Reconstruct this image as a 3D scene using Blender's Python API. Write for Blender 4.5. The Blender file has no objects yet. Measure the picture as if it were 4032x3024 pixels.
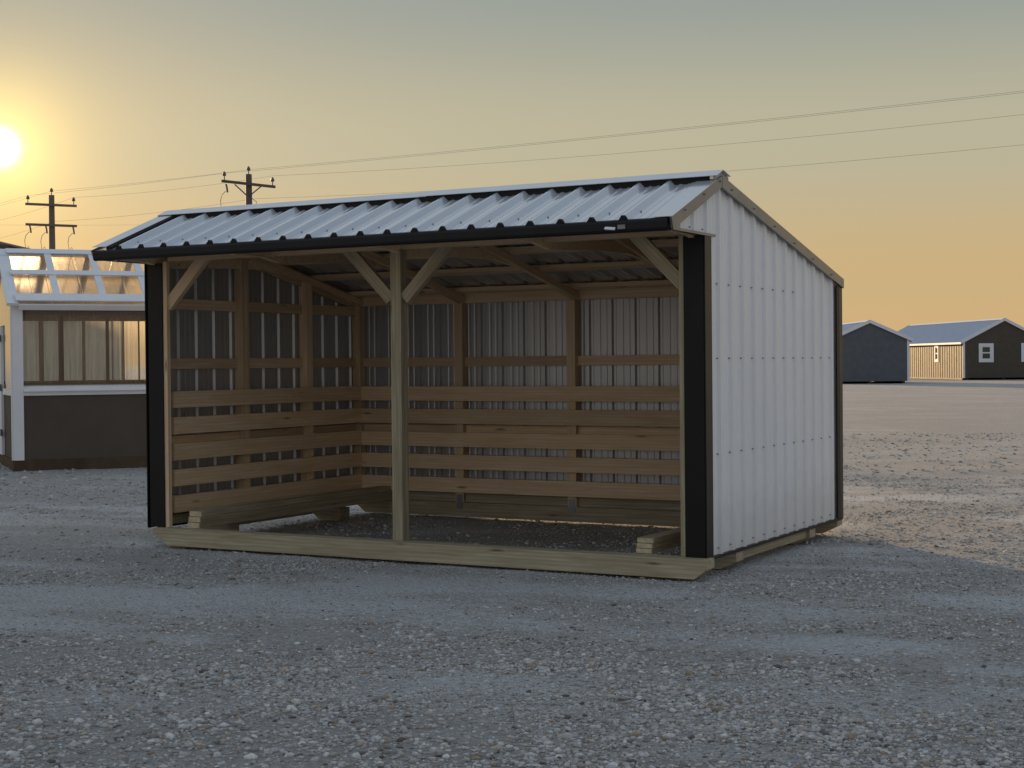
import bpy, math, random
import numpy as np
from mathutils import Matrix, Vector
random.seed(7)
rng = np.random.default_rng(11)
R = math.radians
C = bpy.context.scene.collection
scene = bpy.context.scene

# ------------------------------------------------------------------ camera
cam = bpy.data.cameras.new('camera')
cam.sensor_width = 36.0
cam.lens = 54.32
cam.clip_end = 6000
camo = bpy.data.objects.new('camera', cam); C.objects.link(camo)
CAM = Vector((8.7908, -9.6804, 1.475))
rt = Vector((0.87431, 0.48528, -0.00912)); up_ = Vector((0.00121, 0.01660, 0.99986)); fw = Vector((-0.48536, 0.87420, -0.01393))
camo.matrix_world = Matrix(((rt.x, up_.x, -fw.x, CAM.x), (rt.y, up_.y, -fw.y, CAM.y), (rt.z, up_.z, -fw.z, CAM.z), (0, 0, 0, 1)))
scene.camera = camo

# ------------------------------------------------------------------ light
SUN_AZ = R(47.27)      # left of +Y
SUN_EL = R(7.68)
sun_dir = Vector((-math.sin(SUN_AZ) * math.cos(SUN_EL), math.cos(SUN_AZ) * math.cos(SUN_EL), math.sin(SUN_EL)))
world = bpy.data.worlds.new('World'); scene.world = world; world.use_nodes = True
def build_sky():
    nt = world.node_tree; N = nt.nodes; L = nt.links
    N.clear()
    out = N.new('ShaderNodeOutputWorld'); bg = N.new('ShaderNodeBackground')
    L.new(bg.outputs[0], out.inputs[0])
    bg.inputs['Strength'].default_value = 0.10
    sky = N.new('ShaderNodeTexSky'); sky.sky_type = 'NISHITA'; sky.sun_disc = False
    sky.sun_elevation = SUN_EL; sky.sun_rotation = -SUN_AZ
    sky.air_density = 1.0; sky.dust_density = 3.0; sky.ozone_density = 1.5; sky.altitude = 200
    tc = N.new('ShaderNodeTexCoord')
    nrm = N.new('ShaderNodeVectorMath'); nrm.operation = 'NORMALIZE'; L.new(tc.outputs['Generated'], nrm.inputs[0])
    dot = N.new('ShaderNodeVectorMath'); dot.operation = 'DOT_PRODUCT'; L.new(nrm.outputs[0], dot.inputs[0]); dot.inputs[1].default_value = sun_dir
    ang = N.new('ShaderNodeMath'); ang.operation = 'ARCCOSINE'; ang.use_clamp = False
    cl = N.new('ShaderNodeClamp'); cl.inputs['Min'].default_value = -1; cl.inputs['Max'].default_value = 0.9999999
    L.new(dot.outputs['Value'], cl.inputs['Value']); L.new(cl.outputs[0], ang.inputs[0])
    sep = N.new('ShaderNodeSeparateXYZ'); L.new(nrm.outputs[0], sep.inputs[0])
    # the haze of the lower sky: warm at the horizon, grey-blue above, colour by elevation
    ramp = N.new('ShaderNodeValToRGB'); e = ramp.color_ramp
    e.interpolation = 'EASE'
    stops = SKY_STOPS
    e.elements[0].position = stops[0][0]; e.elements[0].color = (*stops[0][1], 1)
    e.elements[1].position = stops[1][0]; e.elements[1].color = (*stops[1][1], 1)
    for p, c in stops[2:]:
        q = e.elements.new(p); q.color = (*c, 1)
    L.new(sep.outputs['Z'], ramp.inputs['Fac'])
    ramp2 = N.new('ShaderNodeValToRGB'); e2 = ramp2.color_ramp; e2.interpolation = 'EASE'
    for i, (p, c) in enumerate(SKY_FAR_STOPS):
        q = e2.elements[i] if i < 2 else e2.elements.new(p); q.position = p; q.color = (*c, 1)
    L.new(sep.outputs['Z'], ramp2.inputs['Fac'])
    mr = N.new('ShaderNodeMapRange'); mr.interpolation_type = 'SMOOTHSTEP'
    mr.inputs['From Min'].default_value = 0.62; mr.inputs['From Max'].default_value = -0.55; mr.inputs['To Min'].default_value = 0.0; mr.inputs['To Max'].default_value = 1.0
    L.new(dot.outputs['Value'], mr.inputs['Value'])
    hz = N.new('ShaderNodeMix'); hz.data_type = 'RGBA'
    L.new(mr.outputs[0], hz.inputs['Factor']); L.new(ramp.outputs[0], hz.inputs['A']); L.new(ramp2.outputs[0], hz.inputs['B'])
    def mathn(op, a, b=None):
        m = N.new('ShaderNodeMath'); m.operation = op
        for i, v in enumerate((a, b)):
            if v is None: continue
            if isinstance(v, (int, float)): m.inputs[i].default_value = v
            else: L.new(v, m.inputs[i])
        return m.outputs[0]
    def lobe(width, power):      # exp(-(angle/width)^power)
        t = mathn('DIVIDE', ang.outputs[0], width); t = mathn('POWER', t, power); t = mathn('MULTIPLY', t, -1.0)
        return mathn('EXPONENT', t)
    def scaled(col, fac):
        v = N.new('ShaderNodeVectorMath'); v.operation = 'SCALE'; v.inputs[0].default_value = col; L.new(fac, v.inputs['Scale']); return v.outputs[0]
    def addv(a, b):
        v = N.new('ShaderNodeVectorMath'); v.operation = 'ADD'; L.new(a, v.inputs[0]); L.new(b, v.inputs[1]); return v.outputs[0]
    mx = N.new('ShaderNodeMix'); mx.data_type = 'RGBA'; mx.inputs['Factor'].default_value = SKY_MIX
    L.new(sky.outputs[0], mx.inputs['A'])
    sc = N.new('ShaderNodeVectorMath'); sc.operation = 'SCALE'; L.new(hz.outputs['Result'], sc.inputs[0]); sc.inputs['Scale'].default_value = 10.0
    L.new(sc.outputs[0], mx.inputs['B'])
    col = mx.outputs['Result']
    for c, w, p in SUN_LOBES:
        col = addv(col, scaled(c, lobe(w, p)))
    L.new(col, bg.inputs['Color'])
# elevation (sine) stops for the haze layer, radiance in display units
SKY_STOPS = [(0.0, (0.66, 0.43, 0.20)), (0.05, (0.60, 0.43, 0.215)), (0.14, (0.485, 0.452, 0.320)), (0.24, (0.30, 0.34, 0.315)), (0.5, (0.45, 0.50, 0.54)), (1.0, (0.37, 0.47, 0.61))]
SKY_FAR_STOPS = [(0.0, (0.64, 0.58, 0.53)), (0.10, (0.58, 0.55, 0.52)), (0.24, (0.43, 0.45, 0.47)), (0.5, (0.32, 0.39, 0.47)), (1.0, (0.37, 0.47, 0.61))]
SKY_MIX = 0.98
SUN_LOBES = [((60.0, 56.0, 48.0), R(0.44), 2.0), ((11.0, 7.5, 1.3), R(1.5), 1.2), ((2.2, 1.2, 0.10), R(4.2), 1.2), ((0.4, 0.16, 0.0), R(15.0), 1.6)]
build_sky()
sl = bpy.data.lights.new('sun', 'SUN'); sl.energy = 5.0; sl.angle = R(1.6); sl.color = (1.0, 0.68, 0.36)
slo = bpy.data.objects.new('sun', sl); C.objects.link(slo)
slo.rotation_euler = sun_dir.to_track_quat('Z', 'Y').to_euler(); slo.location = (-30, 30, 20)

scene.view_settings.view_transform = 'Standard'; scene.view_settings.look = 'None'
scene.view_settings.exposure = 0.0; scene.view_settings.gamma = 1.0; scene.view_settings.use_curve_mapping = False
scene.render.engine = 'CYCLES'
scene.cycles.max_bounces = 8; scene.cycles.transparent_max_bounces = 24

# ------------------------------------------------------------------ materials
def new_mat(name):
    m = bpy.data.materials.new(name); m.use_nodes = True
    nt = m.node_tree; b = nt.nodes['Principled BSDF']
    return m, nt, b
def node(nt, t, **kw):
    n = nt.nodes.new(t)
    for k, v in kw.items():
        if k in n.inputs: n.inputs[k].default_value = v
        else: setattr(n, k, v)
    return n
def mixc(nt, fac, a, b, blend='MIX'):
    m = nt.nodes.new('ShaderNodeMix'); m.data_type = 'RGBA'; m.blend_type = blend
    for i, v in (('Factor', fac), ('A', a), ('B', b)):
        if hasattr(v, 'links'): nt.links.new(v, m.inputs[i])
        elif isinstance(v, (int, float)): m.inputs[i].default_value = v
        else: m.inputs[i].default_value = (*v, 1)
    return m.outputs['Result']
def ramp(nt, fac, p0, p1, c0=(0, 0, 0), c1=(1, 1, 1)):
    r = nt.nodes.new('ShaderNodeValToRGB'); e = r.color_ramp.elements
    e[0].position = p0; e[1].position = p1; e[0].color = (*c0, 1); e[1].color = (*c1, 1)
    nt.links.new(fac, r.inputs['Fac']); return r.outputs['Color']
def obj_coords(nt, scale, jitter=True):
    tc = node(nt, 'ShaderNodeTexCoord'); src = tc.outputs['Object']
    if jitter:
        oi = node(nt, 'ShaderNodeObjectInfo'); s = node(nt, 'ShaderNodeVectorMath', operation='SCALE'); s.inputs[0].default_value = (37.0, 11.0, 23.0)
        nt.links.new(oi.outputs['Random'], s.inputs['Scale'])
        a = node(nt, 'ShaderNodeVectorMath', operation='ADD'); nt.links.new(src, a.inputs[0]); nt.links.new(s.outputs[0], a.inputs[1]); src = a.outputs[0]
    mp = node(nt, 'ShaderNodeMapping'); mp.inputs['Scale'].default_value = scale
    nt.links.new(src, mp.inputs['Vector']); return mp.outputs[0], src
def bump(nt, b, h, strength, dist=0.01):
    bp = node(nt, 'ShaderNodeBump'); bp.inputs['Strength'].default_value = strength; bp.inputs['Distance'].default_value = dist
    nt.links.new(h, bp.inputs['Height']); nt.links.new(bp.outputs[0], b.inputs['Normal'])
def wood(name, base, dark, knot=(0.07, 0.04, 0.02), vary=0.35, rough=0.7, knots=True):
    m, nt, b = new_mat(name)
    v, src = obj_coords(nt, (0.9, 11, 11))
    n1 = node(nt, 'ShaderNodeTexNoise', Scale=2.2, Detail=4.0, Roughness=0.6, Distortion=0.6); nt.links.new(v, n1.inputs['Vector'])
    v2, _ = obj_coords(nt, (1.6, 90, 90))
    n2 = node(nt, 'ShaderNodeTexNoise', Scale=1.5, Detail=2.0); nt.links.new(v2, n2.inputs['Vector'])
    # cathedral grain: rings cut at a slant
    v3, _ = obj_coords(nt, (0.55, 9, 9))
    wv = node(nt, 'ShaderNodeTexWave', wave_type='RINGS', rings_direction='X', Scale=1.3, Distortion=5.0, Detail=2.0); wv.inputs['Detail Scale'].default_value = 0.8
    nt.links.new(v3, wv.inputs['Vector'])
    c = mixc(nt, ramp(nt, n1.outputs['Fac'], 0.35, 0.68), base, dark)
    c = mixc(nt, ramp(nt, wv.outputs['Fac'], 0.55, 0.95, (0, 0, 0), (0.6,) * 3), c, dark)
    c = mixc(nt, ramp(nt, n2.outputs['Fac'], 0.45, 0.75, (0, 0, 0), (0.45,) * 3), c, tuple(x * 0.72 for x in base))
    if knots:
        vk, _ = obj_coords(nt, (1.1, 5.5, 5.5))
        vo = node(nt, 'ShaderNodeTexVoronoi', Scale=1.3); nt.links.new(vk, vo.inputs['Vector'])
        c = mixc(nt, ramp(nt, vo.outputs['Distance'], 0.035, 0.11, (0.7,) * 3, (0, 0, 0)), c, knot)
    oi = node(nt, 'ShaderNodeObjectInfo')
    hv = node(nt, 'ShaderNodeHueSaturation'); nt.links.new(c, hv.inputs['Color'])
    mr = node(nt, 'ShaderNodeMapRange'); mr.inputs['To Min'].default_value = 1 - vary; mr.inputs['To Max'].default_value = 1 + vary * 0.5
    nt.links.new(oi.outputs['Random'], mr.inputs['Value']); nt.links.new(mr.outputs[0], hv.inputs['Value'])
    nt.links.new(hv.outputs[0], b.inputs['Base Color']); b.inputs['Roughness'].default_value = rough
    b.inputs['Specular IOR Level'].default_value = 0.25
    bump(nt, b, n2.outputs['Fac'], 0.25, 0.004)
    return m
def paint(name, col, rough=0.4, metallic=0.0, vary=0.1, spec=0.5, scale=3.0, bumpy=0.0):
    m, nt, b = new_mat(name)
    v, _ = obj_coords(nt, (1, 1, 1))
    n = node(nt, 'ShaderNodeTexNoise', Scale=scale, Detail=5.0, Roughness=0.65); nt.links.new(v, n.inputs['Vector'])
    c = mixc(nt, ramp(nt, n.outputs['Fac'], 0.35, 0.7), tuple(min(1, x * (1 + vary * .4)) for x in col), tuple(x * (1 - vary) for x in col))
    nt.links.new(c, b.inputs['Base Color'])
    r = node(nt, 'ShaderNodeMapRange'); r.inputs['To Min'].default_value = rough * .85; r.inputs['To Max'].default_value = min(1, rough * 1.2)
    nt.links.new(n.outputs['Fac'], r.inputs['Value']); nt.links.new(r.outputs[0], b.inputs['Roughness'])
    b.inputs['Metallic'].default_value = metallic; b.inputs['Specular IOR Level'].default_value = spec
    if bumpy: bump(nt, b, n.outputs['Fac'], bumpy, 0.02)
    return m
def steel_sheet(name, col, dirt, rough=0.42, splash=False):
    # painted steel: faint oil-canning and a little road dust low on the wall
    m, nt, b = new_mat(name)
    v, src = obj_coords(nt, (1, 1, 0.35), jitter=False)
    n = node(nt, 'ShaderNodeTexNoise', Scale=1.7, Detail=3.0); nt.links.new(v, n.inputs['Vector'])
    n2 = node(nt, 'ShaderNodeTexNoise', Scale=26.0, Detail=4.0); nt.links.new(v, n2.inputs['Vector'])
    c = mixc(nt, ramp(nt, n2.outputs['Fac'], 0.45, 0.85, (0, 0, 0), (0.35,) * 3), col, dirt)
    c = mixc(nt, ramp(nt, n.outputs['Fac'], 0.4, 0.8, (0, 0, 0), (0.3,) * 3), c, dirt)
    if splash:
        sx = node(nt, 'ShaderNodeSeparateXYZ'); nt.links.new(src, sx.inputs[0])
        n4 = node(nt, 'ShaderNodeTexNoise', Scale=7.0, Detail=6.0, Roughness=0.7); nt.links.new(src, n4.inputs['Vector'])
        ad = node(nt, 'ShaderNodeMath', operation='MULTIPLY_ADD'); nt.links.new(n4.outputs['Fac'], ad.inputs[0]); ad.inputs[1].default_value = -0.7; nt.links.new(sx.outputs['Z'], ad.inputs[2])
        c = mixc(nt, ramp(nt, ad.outputs[0], 0.0, 0.35, (0.35,) * 3, (0, 0, 0)), c, (0.50, 0.46, 0.41))
    b.inputs['Roughness'].default_value = rough
    # the unpainted back of the sheet is dull bare zinc
    ge = node(nt, 'ShaderNodeNewGeometry')
    nt.links.new(mixc(nt, ge.outputs['Backfacing'], c, (0.42, 0.42, 0.425)), b.inputs['Base Color'])
    mm = node(nt, 'ShaderNodeMath', operation='MULTIPLY'); nt.links.new(ge.outputs['Backfacing'], mm.inputs[0]); mm.inputs[1].default_value = 0.6; nt.links.new(mm.outputs[0], b.inputs['Metallic'])
    bump(nt, b, n.outputs['Fac'], 0.30, 0.03)
    return m
M = {}
M['white_steel'] = steel_sheet('white_painted_steel', (0.80, 0.80, 0.81), (0.66, 0.65, 0.63), 0.38, True)
M['roof_steel'] = steel_sheet('pale_roof_steel', (0.46, 0.48, 0.51), (0.39, 0.405, 0.43), 0.35)
_b = M['roof_steel'].node_tree.nodes['Principled BSDF']; _b.inputs['Coat Weight'].default_value = 1.0; _b.inputs['Coat Roughness'].default_value = 0.10; _b.inputs['Coat IOR'].default_value = 2.0
M['galv'] = paint('bright_trim_metal', (0.19, 0.20, 0.22), 0.32, 0.85, 0.12, scale=5)
M['black'] = paint('black_trim_paint', (0.010, 0.009, 0.010), 0.45, 0.0, 0.2, 0.22)
M['black_gloss'] = paint('glossy_black_trim', (0.012, 0.011, 0.011), 0.34, 0.0, 0.2, 0.22)
M['foam_and_shade'] = paint('black_foam_and_gap_shade', (0.012, 0.010, 0.010), 0.95, 0.0, 0.2)
M['pine'] = wood('pine_lumber', (0.75, 0.58, 0.395), (0.61, 0.425, 0.25), vary=0.26)
M['treated'] = wood('treated_lumber', (0.47, 0.405, 0.285), (0.29, 0.235, 0.145), vary=0.12)
M['endgrain'] = paint('sawn_end_grain', (0.55, 0.46, 0.30), 0.85, 0, 0.3, 0.2, 40)
M['screw'] = paint('zinc_screw', (0.25, 0.25, 0.27), 0.4, 0.6)
M['white_trim'] = paint('white_trim_paint', (0.74, 0.74, 0.76), 0.5, 0, 0.06)
M['dark_siding'] = paint('dark_brown_siding', (0.085, 0.068, 0.052), 0.7, 0, 0.08, 0.3)
M['brown_base'] = paint('brown_skirting', (0.085, 0.058, 0.035), 0.75, 0, 0.3, 0.2)
M['brown_wood'] = wood('greenhouse_lumber', (0.20, 0.135, 0.08), (0.14, 0.085, 0.05), knots=False)
M['pole'] = wood('weathered_pole', (0.17, 0.125, 0.10), (0.11, 0.08, 0.065), knots=False)
M['porcelain'] = paint('insulator_porcelain', (0.12, 0.09, 0.09), 0.3, 0, 0.1)
M['wire'] = paint('line_wire', (0.42, 0.38, 0.33), 0.6, 0.0, 0.1)
M['blue_wall'] = paint('slate_blue_siding', (0.105, 0.115, 0.13), 0.65, 0, 0.15, 0.3)
M['char_wall'] = paint('charcoal_siding', (0.075, 0.060, 0.044), 0.55, 0, 0.15, 0.34)
M['far_roof'] = paint('grey_blue_roof_metal', (0.44, 0.50, 0.60), 0.35, 0.1, 0.1)
M['brown_roof'] = paint('dark_brown_shingle', (0.06, 0.045, 0.04), 0.85, 0, 0.3)
M['grey_wall'] = paint('grey_siding', (0.26, 0.25, 0.24), 0.7, 0, 0.15)
M['tan_wall'] = paint('tan_siding', (0.42, 0.34, 0.24), 0.7, 0, 0.15)
M['dark_gap'] = paint('black_iron', (0.015, 0.013, 0.012), 0.6, 0.0, 0.1)
def glass_mat():
    m, nt, b = new_mat('window_glass'); b.inputs['Base Color'].default_value = (0.03, 0.025, 0.025, 1); b.inputs['Roughness'].default_value = 0.06; return m
M['glass'] = glass_mat()
def polycarb(name, lo, hi, sc, clear=0.55, blur=0.28, tint=(0.80, 0.77, 0.72, 1)):
    # thin clear corrugated sheet: mostly see-through, a little milky, shiny at grazing angles
    m, nt, b = new_mat(name); N = nt.nodes; L = nt.links
    v, _ = obj_coords(nt, sc, jitter=False)
    n = node(nt, 'ShaderNodeTexNoise', Scale=1.0, Detail=3.0, Roughness=0.7); L.new(v, n.inputs['Vector'])
    milk = ramp(nt, n.outputs['Fac'], 0.35, 0.72, (lo,) * 3, (hi,) * 3)
    tr = N.new('ShaderNodeBsdfTransparent'); tr.inputs[0].default_value = (0.93, 0.91, 0.87, 1)
    tl = N.new('ShaderNodeBsdfTranslucent'); tl.inputs[0].default_value = tint
    rf = N.new('ShaderNodeBsdfRefraction'); rf.inputs['Color'].default_value = (0.93, 0.91, 0.87, 1); rf.inputs['Roughness'].default_value = blur; rf.inputs['IOR'].default_value = 1.02
    gl = N.new('ShaderNodeBsdfGlossy'); gl.inputs['Roughness'].default_value = 0.12
    fr = N.new('ShaderNodeFresnel'); fr.inputs[0].default_value = 1.45
    m0 = N.new('ShaderNodeMixShader'); m0.inputs[0].default_value = 1 - clear; L.new(tr.outputs[0], m0.inputs[1]); L.new(rf.outputs[0], m0.inputs[2])
    m1 = N.new('ShaderNodeMixShader'); L.new(milk, m1.inputs[0]); L.new(m0.outputs[0], m1.inputs[1]); L.new(tl.outputs[0], m1.inputs[2])
    m2 = N.new('ShaderNodeMixShader'); L.new(fr.outputs[0], m2.inputs[0]); L.new(m1.outputs[0], m2.inputs[1]); L.new(gl.outputs[0], m2.inputs[2])
    N.remove(b); L.new(m2.outputs[0], N['Material Output'].inputs[0]); return m
M['poly'] = polycarb('clear_corrugated_panel', 0.03, 0.30, (38, 38, 1.2), 0.75, 0.2, (0.92, 0.88, 0.80, 1))
M['poly_back'] = polycarb('milky_back_panel', 0.25, 0.6, (38, 38, 1.2), 0.6, 0.3, (0.92, 0.86, 0.74, 1))
M['poly_roof'] = polycarb('milky_sunglow_roof_panel', 0.22, 0.60, (22, 3.0, 3.0), 0.12, 0.5, (0.97, 0.75, 0.46, 1))  # warm sun glow put into the tint; the sheet itself has no amber

# ------------------------------------------------------------------ helpers
def link(name, me, mat, parent=None, mw=None):
    o = bpy.data.objects.new(name, me); C.objects.link(o)
    if mat is not None and not me.materials: me.materials.append(mat)
    if parent is not None: o.parent = parent
    if mw is not None: o.matrix_local = mw
    return o
def mk(name, verts, faces, mat, parent=None, smooth=False, mw=None):
    me = bpy.data.meshes.new(name); me.from_pydata([tuple(v) for v in verts], [], faces); me.update()
    if smooth: me.polygons.foreach_set('use_smooth', [True] * len(me.polygons))
    return link(name, me, mat, parent, mw)
BOXF = [(0, 3, 2, 1), (4, 5, 6, 7), (0, 1, 5, 4), (1, 2, 6, 5), (2, 3, 7, 6), (3, 0, 4, 7)]
_cache = {}
def box_mesh(sx, sy, sz, mat, cut=0):
    key = (round(sx, 4), round(sy, 4), round(sz, 4), mat.name)
    if key not in _cache:
        x, y, z = sx / 2, sy / 2, sz / 2
        me = bpy.data.meshes.new('plank')
        me.from_pydata([(-x, -y, -z), (x, -y, -z), (x, y, -z), (-x, y, -z), (-x, -y, z), (x, -y, z), (x, y, z), (-x, y, z)], [], BOXF)
        me.materials.append(mat); _cache[key] = me
    return _cache[key]
def plank(name, a, b, w, t, mat, parent, up=(0, 0, 1)):
    """a straight piece from a to b (centre line), w along up, t across"""
    a = Vector(a); b = Vector(b); x = b - a; L = x.length; x.normalize(); z = Vector(up); z = (z - x * z.dot(x)).normalized(); y = z.cross(x)
    c = (a + b) / 2
    mw = Matrix(((x.x, y.x, z.x, c.x), (x.y, y.y, z.y, c.y), (x.z, y.z, z.z, c.z), (0, 0, 0, 1)))
    return link(name, box_mesh(L, t, w, mat), mat, parent, mw)
def block(name, lo, hi, mat, parent):
    """axis aligned piece, its grain along the longest side"""
    lo = Vector(lo); hi = Vector(hi); d = hi - lo; c = (lo + hi) / 2
    ax = max(range(3), key=lambda i: d[i])
    if ax == 0: return plank(name, (lo.x, c.y, c.z), (hi.x, c.y, c.z), d.z, d.y, mat, parent)
    if ax == 1: return plank(name, (c.x, lo.y, c.z), (c.x, hi.y, c.z), d.z, d.x, mat, parent)
    return plank(name, (c.x, c.y, lo.z), (c.x, c.y, hi.z), d.x, d.y, mat, parent, up=(1, 0, 0))
def prism(name, poly, axis, lo, hi, mat, parent, smooth=False):
    """polygon in the plane across axis, pushed from lo to hi. axis 0: poly is (y,z); 1: (x,z); 2: (x,y)"""
    def p(q, v): return (v, q[0], q[1]) if axis == 0 else (q[0], v, q[1]) if axis == 1 else (q[0], q[1], v)
    n = len(poly); V = [p(q, lo) for q in poly] + [p(q, hi) for q in poly]
    F = [tuple(range(n - 1, -1, -1)), tuple(range(n, 2 * n))] + [(i, (i + 1) % n, n + (i + 1) % n, n + i) for i in range(n)]
    o = mk(name, V, F, mat, parent)
    import bmesh
    bm = bmesh.new(); bm.from_mesh(o.data); bmesh.ops.recalc_face_normals(bm, faces=bm.faces); bm.to_mesh(o.data); bm.free()
    return o
def tube_mesh(pts, r, seg=6, r2=None):
    V = []; F = []; pts = [Vector(p) for p in pts]; n = len(pts)
    for i, p in enumerate(pts):
        d = (pts[min(i + 1, n - 1)] - pts[max(i - 1, 0)]).normalized()
        a = d.cross(Vector((0, 0, 1)));
        if a.length < 1e-3: a = Vector((1, 0, 0))
        a.normalize(); b2 = d.cross(a)
        rr = r if r2 is None else r + (r2 - r) * i / (n - 1)
        for k in range(seg):
            t = 2 * math.pi * k / seg; V.append(p + (a * math.cos(t) + b2 * math.sin(t)) * rr)
    for i in range(n - 1):
        for k in range(seg):
            F.append((i * seg + k, i * seg + (k + 1) % seg, (i + 1) * seg + (k + 1) % seg, (i + 1) * seg + k))
    F.append(tuple(range(seg - 1, -1, -1))); F.append(tuple((n - 1) * seg + k for k in range(seg)))
    return V, F
def tube(name, pts, r, mat, parent=None, seg=6, r2=None):
    V, F = tube_mesh(pts, r, seg, r2); return mk(name, V, F, mat, parent, smooth=True)
def lathe(name, prof, mat, parent, loc, seg=10):
    V = []; F = []
    for (r, z) in prof:
        for k in range(seg):
            t = 2 * math.pi * k / seg; V.append((r * math.cos(t), r * math.sin(t), z))
    for i in range(len(prof) - 1):
        for k in range(seg):
            F.append((i * seg + k, i * seg + (k + 1) % seg, (i + 1) * seg + (k + 1) % seg, (i + 1) * seg + k))
    F.append(tuple(range(seg - 1, -1, -1))); F.append(tuple((len(prof) - 1) * seg + k for k in range(seg)))
    return mk(name, V, F, mat, parent, smooth=True, mw=Matrix.Translation(loc))
def thing(name, label, cat, loc=(0, 0, 0), rz=0.0, group=None):
    o = bpy.data.objects.new(name, None); C.objects.link(o); o.empty_display_size = 0.2
    o.location = loc; o.rotation_euler = (0, 0, rz); o['label'] = label; o['category'] = cat
    if group: o['group'] = group
    return o
def tag(o, label, cat, group=None):
    o['label'] = label; o['category'] = cat
    if group: o['group'] = group
    return o
RIB = 0.2286
def rib_profile(s0, s1, phase, lo=-1e9, hi=1e9, H=0.020, minor=0.003, wb=0.025, wt=0.011):
    """points (s, h) of a ribbed steel sheet between s0 and s1; major ribs at phase + k*RIB"""
    P = []
    k0 = int(math.floor((s0 - phase) / RIB)) - 1
    for k in range(k0, k0 + int((s1 - s0) / RIB) + 4):
        c = phase + k * RIB
        if not lo < c < hi: continue
        P += [(c - wb, 0), (c - wt, H), (c + wt, H), (c + wb, 0)]
        for f in (0.36, 0.64):
            q = c + RIB * f; P += [(q - .016, 0), (q - .007, minor), (q + .007, minor), (q + .016, 0)]
    def hat(s):
        for i in range(len(P) - 1):
            if P[i][0] <= s <= P[i + 1][0]:
                t = (s - P[i][0]) / max(1e-9, P[i + 1][0] - P[i][0]); return P[i][1] + t * (P[i + 1][1] - P[i][1])
        return 0
    return [(s0, hat(s0))] + [p for p in P if s0 + 1e-4 < p[0] < s1 - 1e-4] + [(s1, hat(s1))]
def ribbed(name, s0, s1, phase, bot, top, mp, mat, parent, extra=(), flip=False, **kw):
    """sheet whose ribs run along t; bot(s), top(s) its ends; mp(s,t,h) -> xyz"""
    prof = rib_profile(s0, s1, phase, **kw)
    for e in extra:
        if s0 < e < s1:
            for i in range(len(prof) - 1):
                if prof[i][0] < e < prof[i + 1][0]:
                    t = (e - prof[i][0]) / (prof[i + 1][0] - prof[i][0]); prof.insert(i + 1, (e, prof[i][1] + t * (prof[i + 1][1] - prof[i][1]))); break
    V = []; F = []
    for s, h in prof: V += [mp(s, bot(s), h), mp(s, top(s), h)]
    for i in range(len(prof) - 1): F.append((2 * i, 2 * i + 2, 2 * i + 3, 2 * i + 1) if not flip else (2 * i, 2 * i + 1, 2 * i + 3, 2 * i + 2))
    return mk(name, V, F, mat, parent)
_screw = None
def screw(parent, loc, axis):
    """small hex washer-head screw pointing along axis"""
    global _screw
    if _screw is None:
        V = []; F = []
        for (r, z) in ((0.0065, 0), (0.0065, 0.003), (0.005, 0.004), (0.0045, 0.009)):
            for k in range(6): V.append((r * math.cos(k * math.pi / 3), r * math.sin(k * math.pi / 3), z))
        for i in range(3):
            for k in range(6): F.append((i * 6 + k, i * 6 + (k + 1) % 6, i * 6 + 6 + (k + 1) % 6, i * 6 + 6 + k))
        F.append(tuple(18 + k for k in range(6)))
        _screw = bpy.data.meshes.new('screw'); _screw.from_pydata(V, [], F); _screw.materials.append(M['screw'])
    q = Vector(axis).normalized().to_track_quat('Z', 'Y')
    return link('screw', _screw, None, parent, Matrix.Translation(loc) @ q.to_matrix().to_4x4())

# ------------------------------------------------------------------ ground
_perm = rng.random((512, 512))
def vnoise(x, y):
    xi = np.floor(x).astype(int); yi = np.floor(y).astype(int); fx = x - xi; fy = y - yi
    fx = fx * fx * (3 - 2 * fx); fy = fy * fy * (3 - 2 * fy)
    g = lambda a, b: _perm[a & 511, b & 511]
    return (g(xi, yi) * (1 - fx) + g(xi + 1, yi) * fx) * (1 - fy) + (g(xi, yi + 1) * (1 - fx) + g(xi + 1, yi + 1) * fx) * fy
def fbm(x, y, o=4):
    s = 0; a = 0.5; t = 0
    for i in range(o):
        s = s + a * vnoise(x * 2 ** i + 17.3 * i, y * 2 ** i + 9.1 * i); t += a; a *= 0.5
    return s / t
def along(x, y, deg):
    c, s = math.cos(R(deg)), math.sin(R(deg)); return x * c + y * s, -x * s + y * c
def dusty(x, y):
    """1 where the fine pale dust is packed by wheels, 0 where loose gravel lies"""
    u1, v1 = along(x, y, 33); u2, v2 = along(x, y, 8)
    n = 0.45 * fbm(u1 * 0.28 + 31, v1 * 1.1 + 7, 5) + 0.55 * fbm(u2 * 0.7 + 3, v2 * 2.2 + 50, 5)
    # the lane along the front of the shed is driven most; nearer the road the stones lie loose
    lane = y - (-2.3 + 0.42 * (x - 3.6))
    n = n + 0.06 * np.exp(-(lane / 0.9) ** 2) - 0.035 * np.clip((-lane - 0.9) / 0.8, 0, 1)
    # tyre tracks, pale where wheels have pressed the fines up
    u3, v3 = along(x, y, 24); wob = 0.5 * (fbm(u3 * 0.25, v3 * 0 + 4, 2) - 0.5); g3 = fbm(u3 * 0.6 + 9, v3 * 3.0, 3)
    for o in (-3.35, -1.75, 0.6, 2.2): n = n + 0.20 * np.clip(g3 - 0.38, 0, 1) * 2 * np.exp(-((v3 - wob * 3 - o - 0.4) / 0.13) ** 2)
    return np.clip((n - 0.46) / 0.21, 0, 1) * np.clip(1.15 - (np.hypot(x - 8.8, y + 9.7) - 11) / 16, 0.35, 1)
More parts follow.
